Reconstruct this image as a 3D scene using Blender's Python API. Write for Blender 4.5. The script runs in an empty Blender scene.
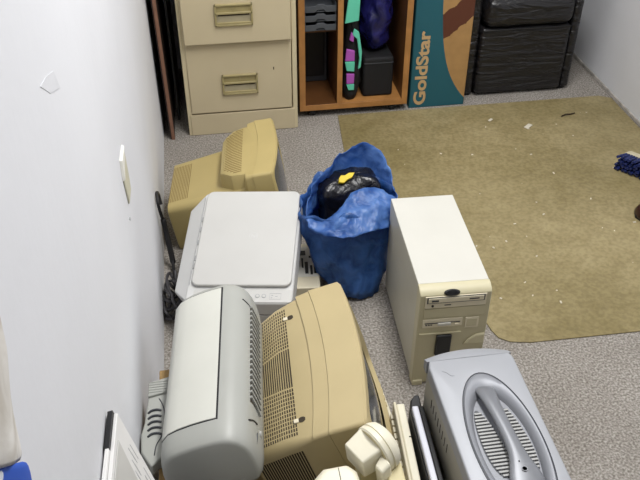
import bpy, bmesh, math, random
from mathutils import Vector, Matrix, Euler, noise
random.seed(7)
S = bpy.context.scene
C = S.collection
PI = math.pi
def R(d): return math.radians(d)

# ------------------------------------------------------------------ materials
def lin(c):
    if isinstance(c, str):
        c = [int(c[i:i+2], 16)/255 for i in (0, 2, 4)]
    return [(x/12.92 if x <= .04045 else ((x+.055)/1.055)**2.4) for x in c] + [1]
def newmat(name):
    m = bpy.data.materials.new(name); m.use_nodes = True
    nt = m.node_tree; b = nt.nodes['Principled BSDF']
    return m, nt, b
def N(nt, t, **kw):
    n = nt.nodes.new(t)
    for k, v in kw.items():
        if k.startswith('i_'): n.inputs[k[2:].replace('_', ' ')].default_value = v
        else: setattr(n, k, v)
    return n
def mat(name, col, rough=.5, metal=0, var=.06, vs=18, bump=0, bs=200, col2=None, spec=.5, detail=4):
    """plain coloured surface with faint procedural mottling and optional fine bump"""
    m, nt, b = newmat(name); L = nt.links
    tc = N(nt, 'ShaderNodeTexCoord')
    n = N(nt, 'ShaderNodeTexNoise'); n.inputs['Scale'].default_value = vs; n.inputs['Detail'].default_value = detail
    L.new(tc.outputs['Object'], n.inputs['Vector'])
    a = lin(col); c2 = lin(col2) if col2 else [x*(1-var*2) for x in a[:3]]+[1]
    r = N(nt, 'ShaderNodeValToRGB'); e = r.color_ramp.elements
    e[0].position = .3; e[1].position = .7; e[0].color = c2; e[1].color = a
    L.new(n.outputs['Fac'], r.inputs['Fac']); L.new(r.outputs['Color'], b.inputs['Base Color'])
    b.inputs['Roughness'].default_value = rough; b.inputs['Metallic'].default_value = metal
    b.inputs['Specular IOR Level'].default_value = spec
    if bump:
        n2 = N(nt, 'ShaderNodeTexNoise'); n2.inputs['Scale'].default_value = bs; n2.inputs['Detail'].default_value = 3
        L.new(tc.outputs['Object'], n2.inputs['Vector'])
        bp = N(nt, 'ShaderNodeBump'); bp.inputs['Strength'].default_value = bump; bp.inputs['Distance'].default_value = .004
        L.new(n2.outputs['Fac'], bp.inputs['Height']); L.new(bp.outputs['Normal'], b.inputs['Normal'])
    return m
M = {}
M['wall'] = mat('wall_paint', 'e3e4e8', .75, var=.025, vs=2.5, bump=.15, bs=35, spec=.25)
M['darkwall'] = mat('bounce_cutting_dark_wall', '4a4038', .7, var=.1, vs=3)  # unseen wall behind the camera, made dark to cut bounce light
M['ceil'] = mat('ceiling_paint', 'e4e3e0', .85, var=.02, vs=3)
M['base'] = mat('scuffed_skirting', 'c9c3bb', .8, var=.25, vs=22)
M['tan'] = mat('tan_plastic', 'bcab80', .48, var=.045, vs=7, bump=.05, bs=700)
M['tan2'] = mat('yellowed_tan_plastic', 'bba870', .46, var=.05, vs=7, bump=.05, bs=700)
M['vent'] = mat('dark_vent_gap', '3a3021', .8, var=.1)
M['ventolive'] = mat('olive_vent_gap', '857040', .7, var=.05)
M['screen'] = mat('grey_screen_glass', '4c5058', .12, var=.03)
M['beige'] = mat('beige_case_metal', 'c6c1ae', .42, var=.03, vs=9)
M['beigefront'] = mat('beige_front_plastic', 'cbc3a2', .45, var=.04, vs=11)
M['beigelight'] = mat('pale_beige_plastic', 'e2d9bf', .45, var=.03, vs=9)
M['topwhite'] = mat('cream_case_top', 'cfcdc4', .4, var=.03, vs=6)
M['cab'] = mat('cream_painted_steel', 'cdbf9e', .42, var=.03, vs=5)
M['cabedge'] = mat('cream_painted_steel_frame', 'd8cba8', .45, var=.04, vs=6)
M['brass'] = mat('dull_brass_plastic', 'a89b6e', .4, var=.06, vs=30)
M['recess'] = mat('handle_recess', 'b3a98c', .5, var=.08, vs=20)
M['white'] = mat('white_plastic', 'cccbc7', .42, var=.02, vs=8)
M['whiteg'] = mat('pale_grey_plastic', 'd4d4d2', .45, var=.03, vs=8)
M['btn'] = mat('button_grey', 'a9abac', .5, var=.03)
M['pgrey'] = mat('light_grey_printer_plastic', 'a9aaa4', .42, var=.04, vs=6)
M['pgrey2'] = mat('mid_grey_printer_plastic', '9c9d98', .45, var=.05, vs=8)
M['plid'] = mat('off_white_printer_lid', 'd3d3ca', .36, var=.03, vs=9, detail=8)
M['dark'] = mat('black_plastic', '17171a', .45, var=.1)
M['darkg'] = mat('dark_grey_plastic', '3b3d42', .5, var=.08)
M['tray'] = mat('smoke_grey_plastic', '505459', .45, var=.05)
M['rubber'] = mat('black_rubber', '1c1b1d', .6, var=.1)
M['cable'] = mat('grey_black_cable', '3f3d40', .55, var=.1)
M['silver'] = mat('silver_plastic', 'a6a8ad', .45, metal=.2, var=.03, vs=6)
M['silver2'] = mat('mid_silver_plastic', '93959b', .45, metal=.2, var=.03, vs=6)
M['silver3'] = mat('shiny_grey_handle_plastic', '7f8186', .36, metal=.25, var=.03, vs=6)
M['gap'] = mat('grille_gap', '606266', .6, var=.05)
M['slat'] = mat('silver_grille_slats', 'adadab', .5, metal=.1, var=.03)
M['sidem'] = mat('grey_beige_side_steel', 'b9b5a6', .5, metal=.1, var=.03)
M['ivory'] = mat('ivory_plastic', 'e9e3cd', .4, var=.03, vs=9)
M['ivoryd'] = mat('ivory_plastic_inside', 'cfc397', .5, var=.05, vs=9)
M['whitestrip'] = mat('cool_white_plastic', 'dfe0ea', .35, var=.02)
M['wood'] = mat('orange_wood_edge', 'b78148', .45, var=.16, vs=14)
M['woodin'] = mat('brown_wood_board', '66401f', .5, var=.15, vs=10)
M['boarddark'] = mat('dark_brown_board', '33241e', .5, var=.15, vs=6)
M['boardedge'] = mat('red_brown_board_edge', '8b6450', .55, var=.12, vs=25)
M['card'] = mat('kraft_cardboard', 'a98a5a', .8, var=.08, vs=12)
M['paper'] = mat('white_carton_card', 'e6e5e3', .6, var=.02)
M['print'] = mat('grey_print', 'b9b9bb', .6, var=.03)
M['labelw'] = mat('label_paper', 'd8d6cc', .6, var=.03)
M['black'] = mat('black_ink', '1f2022', .6, var=.05)
M['kraftink'] = mat('kraft_lettering', 'c9a878', .75, var=.06, vs=40)
M['mint'] = mat('mint_cloth', '67d2b0', .7, var=.05)
M['magenta'] = mat('magenta_cloth', 'b257b8', .7, var=.06)
M['blackcloth'] = mat('black_cloth', '0f0f12', .75, var=.1, bump=.3, bs=120)
M['yellow'] = mat('yellow_label', 'e6c81d', .5, var=.08, vs=30)
M['debris'] = mat('white_crumbs', 'e0d8c5', .8, var=.1)
M['twig'] = mat('dark_scrap', '3a2d20', .8, var=.1)
M['bristle'] = mat('blue_bristles', '1a2a68', .55, var=.2, vs=60)
M['brushwood'] = mat('pale_wood', 'cdc3a6', .55, var=.08, vs=25)
M['shoe'] = mat('dark_brown_leather', '3c211d', .28, var=.15, vs=20)
M['plate'] = mat('ivory_switch_plate', 'cfccb6', .5, var=.03)
M['platelit'] = mat('lit_switch_edge', 'eeece4', .5, var=.02)  # whiter than the plate: light on its edge put into the colour
M['wallmark'] = mat('grey_wall_scuff', 'dcdde1', .8, var=.03)

# carpet
def carpet():
    m, nt, b = newmat('grey_beige_carpet'); L = nt.links
    tc = N(nt, 'ShaderNodeTexCoord')
    n1 = N(nt, 'ShaderNodeTexNoise'); n1.inputs['Scale'].default_value = 150; n1.inputs['Detail'].default_value = 3
    n2 = N(nt, 'ShaderNodeTexNoise'); n2.inputs['Scale'].default_value = 5; n2.inputs['Detail'].default_value = 4
    for n in (n1, n2): L.new(tc.outputs['Object'], n.inputs['Vector'])
    r = N(nt, 'ShaderNodeValToRGB'); e = r.color_ramp.elements
    e[0].position = .32; e[0].color = lin('79736b'); e[1].position = .66; e[1].color = lin('bab5ae')
    k = e.new(.5); k.color = lin('9b958e')
    L.new(n1.outputs['Fac'], r.inputs['Fac'])
    mx = N(nt, 'ShaderNodeMixRGB', blend_type='MULTIPLY'); mx.inputs['Fac'].default_value = .35
    r2 = N(nt, 'ShaderNodeValToRGB'); r2.color_ramp.elements[0].position = .35; r2.color_ramp.elements[1].position = .65
    r2.color_ramp.elements[0].color = (.6, .58, .55, 1)
    L.new(n2.outputs['Fac'], r2.inputs['Fac'])
    L.new(r.outputs['Color'], mx.inputs['Color1']); L.new(r2.outputs['Color'], mx.inputs['Color2'])
    L.new(mx.outputs['Color'], b.inputs['Base Color']); b.inputs['Roughness'].default_value = .95
    b.inputs['Specular IOR Level'].default_value = .1
    bp = N(nt, 'ShaderNodeBump'); bp.inputs['Strength'].default_value = .8; bp.inputs['Distance'].default_value = .006
    L.new(n1.outputs['Fac'], bp.inputs['Height']); L.new(bp.outputs['Normal'], b.inputs['Normal'])
    return m
M['carpet'] = carpet()
def vinyl():
    m, nt, b = newmat('yellowed_vinyl_mat'); L = nt.links
    tc = N(nt, 'ShaderNodeTexCoord')
    def noi(s, d):
        n = N(nt, 'ShaderNodeTexNoise'); n.inputs['Scale'].default_value = s; n.inputs['Detail'].default_value = d
        L.new(tc.outputs['Object'], n.inputs['Vector']); return n
    n1 = noi(2.2, 6); n2 = noi(70, 3); n3 = noi(14, 5)
    r = N(nt, 'ShaderNodeValToRGB'); e = r.color_ramp.elements
    e[0].position = .32; e[0].color = lin('8d8058'); e[1].position = .68; e[1].color = lin('a99b74')
    L.new(n1.outputs['Fac'], r.inputs['Fac'])
    r2 = N(nt, 'ShaderNodeValToRGB'); e = r2.color_ramp.elements
    e[0].position = .36; e[0].color = (.62, .6, .55, 1); e[1].position = .62; e[1].color = (1, 1, 1, 1)
    L.new(n2.outputs['Fac'], r2.inputs['Fac'])
    r3 = N(nt, 'ShaderNodeValToRGB'); e = r3.color_ramp.elements
    e[0].position = .35; e[0].color = (.8, .78, .72, 1); e[1].position = .6; e[1].color = (1, 1, 1, 1)
    L.new(n3.outputs['Fac'], r3.inputs['Fac'])
    m1 = N(nt, 'ShaderNodeMixRGB', blend_type='MULTIPLY'); m1.inputs['Fac'].default_value = .55
    m2 = N(nt, 'ShaderNodeMixRGB', blend_type='MULTIPLY'); m2.inputs['Fac'].default_value = .6
    L.new(r.outputs['Color'], m1.inputs['Color1']); L.new(r2.outputs['Color'], m1.inputs['Color2'])
    L.new(m1.outputs['Color'], m2.inputs['Color1']); L.new(r3.outputs['Color'], m2.inputs['Color2'])
    L.new(m2.outputs['Color'], b.inputs['Base Color'])
    b.inputs['Roughness'].default_value = .42; b.inputs['Specular IOR Level'].default_value = .35
    bp = N(nt, 'ShaderNodeBump'); bp.inputs['Strength'].default_value = .25; bp.inputs['Distance'].default_value = .003
    L.new(n2.outputs['Fac'], bp.inputs['Height']); L.new(bp.outputs['Normal'], b.inputs['Normal'])
    return m
M['vinyl'] = vinyl()
def leather():
    m, nt, b = newmat('creased_black_leather'); L = nt.links
    tc = N(nt, 'ShaderNodeTexCoord'); mp = N(nt, 'ShaderNodeMapping'); mp.inputs['Scale'].default_value = (1.6, 3, 9)
    L.new(tc.outputs['Object'], mp.inputs['Vector'])
    n = N(nt, 'ShaderNodeTexNoise'); n.inputs['Scale'].default_value = 3.2; n.inputs['Detail'].default_value = 3; n.inputs['Distortion'].default_value = 1.2
    L.new(mp.outputs['Vector'], n.inputs['Vector'])
    b.inputs['Base Color'].default_value = lin('1b1a1c'); b.inputs['Roughness'].default_value = .33
    bp = N(nt, 'ShaderNodeBump'); bp.inputs['Strength'].default_value = 1; bp.inputs['Distance'].default_value = .016
    L.new(n.outputs['Fac'], bp.inputs['Height']); L.new(bp.outputs['Normal'], b.inputs['Normal'])
    return m
M['leather'] = leather()
def bagmat(name, c1, c2, trans, rough=.3, bump=.6, scale=14):
    m, nt, b = newmat(name); L = nt.links
    tc = N(nt, 'ShaderNodeTexCoord')
    n = N(nt, 'ShaderNodeTexNoise'); n.inputs['Scale'].default_value = scale; n.inputs['Detail'].default_value = 5; n.inputs['Distortion'].default_value = .8
    L.new(tc.outputs['Object'], n.inputs['Vector'])
    r = N(nt, 'ShaderNodeValToRGB'); e = r.color_ramp.elements
    e[0].position = .32; e[0].color = lin(c1); e[1].position = .7; e[1].color = lin(c2)
    L.new(n.outputs['Fac'], r.inputs['Fac']); L.new(r.outputs['Color'], b.inputs['Base Color'])
    b.inputs['Roughness'].default_value = rough
    bp = N(nt, 'ShaderNodeBump'); bp.inputs['Strength'].default_value = bump; bp.inputs['Distance'].default_value = .012
    L.new(n.outputs['Fac'], bp.inputs['Height']); L.new(bp.outputs['Normal'], b.inputs['Normal'])
    if trans:
        t = N(nt, 'ShaderNodeBsdfTranslucent'); L.new(r.outputs['Color'], t.inputs['Color'])
        tp = N(nt, 'ShaderNodeBsdfTransparent'); tp.inputs['Color'].default_value = lin('6f9be8')
        a = N(nt, 'ShaderNodeMixShader'); a.inputs['Fac'].default_value = .4
        L.new(b.outputs[0], a.inputs[1]); L.new(t.outputs[0], a.inputs[2])
        a2 = N(nt, 'ShaderNodeMixShader'); a2.inputs['Fac'].default_value = trans
        L.new(a.outputs[0], a2.inputs[1]); L.new(tp.outputs[0], a2.inputs[2])
        L.new(a2.outputs[0], nt.nodes['Material Output'].inputs['Surface'])
    return m
M['bluebag'] = bagmat('thin_blue_plastic_lit', '3566b4', '7aa8e8', .16, .3, .9, 17)  # lighter blue: light on the upper folds put into the colour
M['bluebagbody'] = bagmat('thin_blue_plastic_shaded', '244f90', '5585cb', .05, .32, 1, 17)  # same plastic in darker blue, the shaded body painted in
M['blackbag'] = bagmat('shiny_black_plastic', '0c0c10', '1d1d24', 0, .22, 1, 22)
M['navybag'] = bagmat('shiny_navy_plastic', '12123c', '2c2c74', 0, .22, 1, 16)
def marble():
    m, nt, b = newmat('marbled_grey_cloth'); L = nt.links
    tc = N(nt, 'ShaderNodeTexCoord'); n = N(nt, 'ShaderNodeTexNoise'); n.inputs['Scale'].default_value = 16; n.inputs['Detail'].default_value = 6; n.inputs['Distortion'].default_value = .7
    L.new(tc.outputs['Object'], n.inputs['Vector'])
    r = N(nt, 'ShaderNodeValToRGB'); e = r.color_ramp.elements
    e[0].position = .36; e[0].color = lin('c4beb4'); e[1].position = .6; e[1].color = lin('e4e1dc')
    L.new(n.outputs['Fac'], r.inputs['Fac']); L.new(r.outputs['Color'], b.inputs['Base Color']); b.inputs['Roughness'].default_value = .8
    return m
M['marble'] = marble()
def bluepat():
    m, nt, b = newmat('blue_and_white_cloth'); L = nt.links
    tc = N(nt, 'ShaderNodeTexCoord'); v = N(nt, 'ShaderNodeTexVoronoi'); v.inputs['Scale'].default_value = 34
    L.new(tc.outputs['Object'], v.inputs['Vector'])
    r = N(nt, 'ShaderNodeValToRGB'); e = r.color_ramp.elements
    r.color_ramp.interpolation = 'CONSTANT'
    e[0].position = 0; e[0].color = lin('d9dde4'); e[1].position = .40; e[1].color = lin('2453b8')
    L.new(v.outputs['Distance'], r.inputs['Fac']); L.new(r.outputs['Color'], b.inputs['Base Color']); b.inputs['Roughness'].default_value = .7
    return m
M['bluepat'] = bluepat()
def goldbox():
    m, nt, b = newmat('printed_teal_carton'); L = nt.links
    tc = N(nt, 'ShaderNodeTexCoord'); sp = N(nt, 'ShaderNodeSeparateXYZ'); L.new(tc.outputs['Object'], sp.inputs[0])
    def mth(op, a, bb):
        n = N(nt, 'ShaderNodeMath', operation=op)
        for i, v in enumerate((a, bb)):
            if v is None: continue
            if isinstance(v, (int, float)): n.inputs[i].default_value = v
            else: L.new(v, n.inputs[i])
        return n.outputs[0]
    x, z = sp.outputs['X'], sp.outputs['Z']
    ez = mth('EXPONENT', mth('MULTIPLY', z, -1/.16), None)
    f = mth('ADD', mth('MULTIPLY', ez, .185), .108)          # edge of the teal swoosh, measured from the left edge of the face
    teal = mth('LESS_THAN', x, f)
    n = N(nt, 'ShaderNodeTexNoise'); n.inputs['Scale'].default_value = 26; n.inputs['Detail'].default_value = 5
    L.new(tc.outputs['Object'], n.inputs['Vector'])
    d = mth('ABSOLUTE', mth('SUBTRACT', z, mth('ADD', mth('MULTIPLY', x, .75), .285)), None)
    br = mth('LESS_THAN', mth('ADD', d, mth('MULTIPLY', n.outputs['Fac'], .05)), .085)
    k = N(nt, 'ShaderNodeValToRGB'); k.color_ramp.elements[0].color = lin('9c7748'); k.color_ramp.elements[1].color = lin('b8905a')
    L.new(n.outputs['Fac'], k.inputs['Fac'])
    m1 = N(nt, 'ShaderNodeMixRGB'); L.new(br, m1.inputs['Fac']); L.new(k.outputs['Color'], m1.inputs['Color1']); m1.inputs['Color2'].default_value = lin('5a2f1c')
    m2 = N(nt, 'ShaderNodeMixRGB'); L.new(teal, m2.inputs['Fac']); L.new(m1.outputs['Color'], m2.inputs['Color1']); m2.inputs['Color2'].default_value = lin('1d5a66')
    L.new(m2.outputs['Color'], b.inputs['Base Color']); b.inputs['Roughness'].default_value = .65
    return m
M['goldbox'] = goldbox()

# ------------------------------------------------------------------ mesh building
class MB:
    def __init__(s): s.v = []; s.f = []; s.mi = []; s.cur = 0
    def add(s, vs, fs):
        o = len(s.v); s.v += [Vector(p) for p in vs]; s.f += [[i+o for i in f] for f in fs]; s.mi += [s.cur]*len(fs); return s
    def box(s, x0, x1, y0, y1, z0, z1, m=None):
        vs = [Vector((x, y, z)) for x in (x0, x1) for y in (y0, y1) for z in (z0, z1)]
        if m is not None: vs = [m @ p for p in vs]
        return s.add(vs, [(0, 1, 3, 2), (4, 6, 7, 5), (0, 4, 5, 1), (2, 3, 7, 6), (0, 2, 6, 4), (1, 5, 7, 3)])
    def loft(s, rings, caps=(True, True), closed=True):
        assert len({len(q) for q in rings}) == 1
        n = len(rings[0]); vs = [p for r in rings for p in r]; fs = []
        for i in range(len(rings)-1):
            for j in range(n if closed else n-1):
                a = i*n+j; b = i*n+(j+1) % n
                fs.append((a, b, b+n, a+n))
        if closed and caps[0]: fs.append(tuple(range(n))[::-1])
        if closed and caps[1]: fs.append(tuple(range((len(rings)-1)*n, len(rings)*n)))
        return s.add(vs, fs)
    def tube(s, path, r, n=8):
        P = [Vector(p) for p in path]; rings = []; up = Vector((0, 0, 1))
        for i, p in enumerate(P):
            t = (P[min(i+1, len(P)-1)]-P[max(i-1, 0)]).normalized()
            u = t.cross(up)
            if u.length < .05: u = t.cross(Vector((1, 0, 0)))
            u.normalize(); w = u.cross(t)
            rr = r[i] if isinstance(r, (list, tuple)) else r
            rings.append([p+(u*math.cos(a)+w*math.sin(a))*rr for a in [2*PI*k/n for k in range(n)]])
        return s.loft(rings)
    def lathe(s, prof, n=24, m=None):
        rings = [[Vector((r*math.cos(2*PI*k/n), r*math.sin(2*PI*k/n), z)) for k in range(n)] for r, z in prof]
        if m is not None: rings = [[m @ p for p in r] for r in rings]
        return s.loft(rings)
    def build(s, name, mats, parent=None, bevel=0, seg=2, sharp=35, loc=None, rot=None):
        me = bpy.data.meshes.new(name); me.from_pydata([tuple(p) for p in s.v], [], s.f); me.update()
        bm = bmesh.new(); bm.from_mesh(me); bmesh.ops.recalc_face_normals(bm, faces=bm.faces); bm.to_mesh(me); bm.free()
        if not isinstance(mats, (list, tuple)): mats = [mats]
        for q in mats: me.materials.append(M[q])
        for p, k in zip(me.polygons, s.mi): p.material_index = k; p.use_smooth = True
        me.set_sharp_from_angle(angle=R(sharp))
        o = bpy.data.objects.new(name, me); C.objects.link(o)
        if parent: o.parent = parent
        if loc is not None: o.location = loc
        if rot is not None: o.rotation_euler = rot
        if bevel:
            b = o.modifiers.new('bevel', 'BEVEL'); b.width = bevel; b.segments = seg; b.limit_method = 'ANGLE'; b.angle_limit = R(38)
            b.harden_normals = False
        return o
def box(name, m, parent, x0, x1, y0, y1, z0, z1, bevel=.002, mtx=None, **k):
    return MB().box(x0, x1, y0, y1, z0, z1, mtx).build(name, m, parent, bevel, **k)
def rrect(w, h, r, cx=0, cy=0, n=5):
    """2-D rounded rectangle points (counter-clockwise)"""
    pts = []
    for sx, sy, a0 in ((1, 1, 0), (-1, 1, 90), (-1, -1, 180), (1, -1, 270)):
        for k in range(n):
            a = R(a0+90*k/(n-1)); pts.append((cx+sx*(w/2-r)+r*math.cos(a), cy+sy*(h/2-r)+r*math.sin(a)))
    return pts
def dense(pts, k, n):
    out = []
    for i in range(len(pts)):
        a = Vector(pts[i]); b = Vector(pts[(i+1) % len(pts)])
        m = k if (i+1) % n == 0 else 1
        for j in range(m): out.append(tuple(a.lerp(b, j/m)))
    return out
def thing(name, label, cat, loc=(0, 0, 0), rot=(0, 0, 0), group=None):
    o = bpy.data.objects.new(name, None); C.objects.link(o); o.empty_display_size = .05
    o.location = loc; o.rotation_euler = rot; return tag(o, label, cat, group)
def tag(o, label, cat, group=None, kind=None):
    o['label'] = label; o['category'] = cat
    if group: o['group'] = group
    if kind: o['kind'] = kind
    return o
def struct(o): o['kind'] = 'structure'; return o
def text_mesh(name, body, size, m, parent, mtx, extrude=.0004, offset=0, shear=0, space=1):
    cu = bpy.data.curves.new(name, 'FONT'); cu.body = body; cu.size = size; cu.extrude = extrude; cu.offset = offset; cu.shear = shear; cu.space_character = space
    t = bpy.data.objects.new(name+'_tmp', cu); C.objects.link(t)
    dg = bpy.context.evaluated_depsgraph_get(); me = bpy.data.meshes.new_from_object(t.evaluated_get(dg))
    bpy.data.objects.remove(t); bpy.data.curves.remove(cu)
    me.name = name; me.transform(mtx); me.materials.clear(); me.materials.append(M[m])
    o = bpy.data.objects.new(name, me); C.objects.link(o)
    if parent: o.parent = parent
    return o
def spline(pts, n=10):
    P = [Vector(p) for p in pts]; out = []
    for i in range(len(P)-1):
        a = P[max(i-1, 0)]; b = P[i]; c = P[i+1]; d = P[min(i+2, len(P)-1)]
        for k in range(n):
            t = k/n
            out.append(.5*((2*b)+(c-a)*t+(2*a-5*b+4*c-d)*t*t+(3*b-a-3*c+d)*t**3))
    out.append(P[-1]); return out
def crumple(o, amp, scale, seed=0):
    for v in o.data.vertices:
        p = Vector(v.co)*scale+Vector((seed, seed*1.7, 3))
        v.co += Vector((noise.noise(p), noise.noise(p+Vector((9, 0, 0))), noise.noise(p+Vector((0, 9, 0)))))*amp
def solid(o, t, off=0):
    m = o.modifiers.new('thickness', 'SOLIDIFY'); m.thickness = t; m.offset = off; return o
def sub(o, n=2):
    m = o.modifiers.new('subsurf', 'SUBSURF'); m.levels = n; m.render_levels = n; return o

# ------------------------------------------------------------------ room
XL, XR, YB, YF, ZC = -.204, 1.862, 3.72, -2.6, 2.72
struct(box('floor', 'carpet', None, XL-.1, XR+.1, YF-.1, YB+.1, -.1, 0, 0))
struct(box('wall_left', 'wall', None, XL-.1, XL, YF-.1, YB+.1, 0, ZC, 0))
struct(box('wall_right', 'wall', None, XR, XR+.1, YF-.1, YB+.1, 0, ZC, 0))
struct(box('wall_back', 'wall', None, XL, XR, YB, YB+.1, 0, ZC, 0))
struct(box('wall_front', 'darkwall', None, XL, XR, YF-.1, YF, 0, ZC, 0))
struct(box('ceiling', 'ceil', None, XL-.1, XR+.1, YF-.1, YB+.1, ZC, ZC+.1, 0))
struct(box('baseboard_right', 'base', None, XR-.008, XR, YF, YB, 0, .018, .003))

# ------------------------------------------------------------------ floor mat and scraps on it
pts = [(.565, 3.13), (.545, 2.9), (.52, 2.5), (.52, 2.12), (.56, 1.99), (.72, 1.95), (.775, 1.88), (.795, 1.76), (.803, 1.70), (.815, 1.665), (.845, 1.643), (.905, 1.631), (1.26, 1.626), (1.8, 1.62), (1.845, 1.66), (1.848, 3.1), (1.8, 3.13)]
mb = MB(); mb.loft([[(x, y, 0.0005) for x, y in pts], [(x, y, .004) for x, y in pts]])
tag(mb.build('floor_mat', 'vinyl', None, .001), 'large yellow-brown translucent vinyl floor mat spread over the carpet', 'floor mat')
mb = MB(); rs = random.Random(3)
for i in range(46):
    x = rs.uniform(.75, 1.8); y = rs.uniform(1.75, 3.0); s = rs.uniform(.001, .0038); a = rs.uniform(0, PI)
    m = Matrix.Translation((x, y, .0045)) @ Matrix.Rotation(a, 4, 'Z')
    mb.box(-s*rs.uniform(.7, 1.9), s*rs.uniform(.7, 1.9), -s*.7, s*.7, 0, s*.6, m)
tag(mb.build('crumbs', 'debris', None, 0), 'scattered tiny white crumbs and scraps on the brown floor mat', 'crumbs', kind='stuff')
for (x, y, s, lab) in [(1.37, 2.9, .014, 'white paper scrap on the floor mat, larger of the two pale scraps near the armchair'), (1.225, 2.98, .008, 'small white paper scrap on the floor mat left of the larger scrap')]:
    m = MB().box(-s*1.5, s*1.5, -s*.7, s*.7, 0, .004, Matrix.Rotation(.7, 4, 'Z'))
    tag(m.build('paper_scrap', 'debris', None, .001, loc=(x, y, .0045)), lab, 'scrap')
mb = MB(); mb.tube(spline([(-.035, -.01, .003), (-.01, 0, .006), (.015, .003, .004), (.04, .012, .003)], 5), [.001]+[.003]*14+[.001], 6)
tag(mb.build('dark_scrap', 'twig', None, loc=(1.58, 2.97, .0045)), 'thin dark twig-like scrap on the floor mat near the right wall', 'scrap')

# ------------------------------------------------------------------ filing cabinet
FC = thing('filing_cabinet', 'cream steel filing cabinet with brass-coloured recessed handles by the left wall', 'filing cabinet', (.141, 3.055, 0))
W2 = .235
mb = MB()
mb.box(-W2, -W2+.02, 0, .615, 0, 1.36); mb.box(W2-.02, W2, 0, .615, 0, 1.36)
mb.box(-W2, W2, .6, .615, 0, 1.36); mb.box(-W2, W2, 0, .615, 1.345, 1.36)
mb.box(-W2+.02, W2-.02, .03, .6, .02, 1.345)
mb.build('body', 'cabedge', FC, .002)
box('plinth', 'cab', FC, -W2+.012, W2-.012, -.004, .03, 0.001, .098, .002)
for i, (z0, z1, dy) in enumerate([(.104, .412, -.006), (.420, .735, -.030), (.743, 1.04, -.012), (1.048, 1.342, -.012)]):
    d = MB().box(-W2+.018, W2-.024, dy, .028, z0, z1).build('drawer', 'cab', FC, .004)
    zc = z0+(.127 if i == 0 else .120); hx = -.005 if i == 0 else -.014
    h = MB(); hw, hh, t = .074, .044, .007
    for a in ((-hw, hw, hh-t, hh), (-hw, hw, -hh, -hh+t), (-hw, -hw+t, -hh, hh), (hw-t, hw, -hh, hh), (-hw, hw, .004, .012)):
        h.box(hx+a[0], hx+a[1], dy-.010, dy+.001, zc+a[2], zc+a[3])
    h.build('handle_frame', 'brass', d, .0015)
    box('label_holder', 'brass', d, hx-hw+t, hx+hw-t, dy-.003, dy, zc+.012, zc+hh-t, .0005)
    box('label_clip', 'brass', d, hx-.003, hx+.003, dy-.006, dy-.002, zc+.012, zc+hh-t, .0005)
    g = MB(); g.box(hx-hw+t, hx+hw-t, dy-.0015, dy+.0, zc-hh+t, zc+.004); g.build('finger_recess', 'recess', d)
    g = MB(); g.box(hx-hw+t, hx+hw-t, dy-.009, dy-.001, zc-hh+t, zc-hh+t+.008); g.build('pull_lip', 'brass', d, .001)
    g = MB(); g.box(hx-hw+t+.006, hx+hw-t-.006, dy-.0022, dy-.0012, zc-.004, zc+.004); g.build('painted_shadow', 'vent', d)  # dark bar painted as the shade below the crossbar
mb = MB().box(.135, .139, -.0068, -.0060, .285, .297, None); mb.build('scratch', 'twig', FC)

# tall board in the gap beside the cabinet, and the grey panel behind it
B = thing('tall_board', 'tall dark brown board with a red-brown front edge leaning between left wall and filing cabinet', 'board', (-.166, 3.03, 0), (0, 0, 0))
mb = MB(); s0 = .0095
mb.loft([[(-s0, .006, 0), (s0, .006, 0), (s0, .56, 0), (-s0, .56, 0)], [(-s0-.022, .006, 1.7), (s0-.022, .006, 1.7), (s0-.022, .56, 1.7), (-s0-.022, .56, 1.7)]])
mb.build('panel', 'boarddark', B, .001)
mb = MB(); mb.loft([[(-.004, 0, 0.001), (s0, 0, 0.001), (s0, .006, 0.001), (-.004, .006, 0.001)], [(-.026, 0, 1.7), (s0-.022, 0, 1.7), (s0-.022, .006, 1.7), (-.026, .006, 1.7)]])
mb.build('edge_band', 'boardedge', B, .0005)
tag(box('metal_sheet', 'darkg', None, -.142, -.132, 3.2, 3.62, .0, 1.25, .002), 'narrow dark grey metal sheet standing in the gap left of the filing cabinet', 'panel')

# ------------------------------------------------------------------ wooden desk unit on castors
D = thing('wooden_storage_unit', 'open wooden storage unit on black castors, two compartments, right of the filing cabinet', 'storage unit', (.395, 3.13, 0))
wd, zb = .484, .036
def panel(name, x0, x1, y0, y1, z0, z1):
    p = box(name, 'woodin', D, x0, x1, y0+.002, y1, z0, z1, .001); return p
for nm, x0, x1 in (('side_panel', 0, .026), ('side_panel', wd-.026, wd), ('divider', .165, .188)):
    p = panel(nm, x0, x1, 0, .45, zb if nm == 'side_panel' else zb+.026, .74)
    box('edge_strip', 'wood', p, x0, x1, -.001, .0025, zb if nm == 'side_panel' else zb+.026, .74, .0008)
p = panel('bottom_board', .026, wd-.026, 0, .45, zb, zb+.026); box('edge_strip', 'wood', p, .026, wd-.026, -.001, .0025, zb, zb+.026, .0008)
box('painted_lit_face', 'wood', p, .188, wd-.026, .003, .44, zb+.026, zb+.027, 0)  # paler wood sheet, light on the compartment floor painted in
p = panel('top_board', -.02, wd+.02, -.02, .47, .74, .766); box('edge_strip', 'wood', p, -.02, wd+.02, -.021, -.0175, .74, .766, .0008)
box('back_panel', 'woodin', D, .026, wd-.026, .44, .449, zb+.026, .74, 0)
box('shelf', 'woodin', D, .026, .165, .04, .44, .382, .394, .001)
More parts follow.
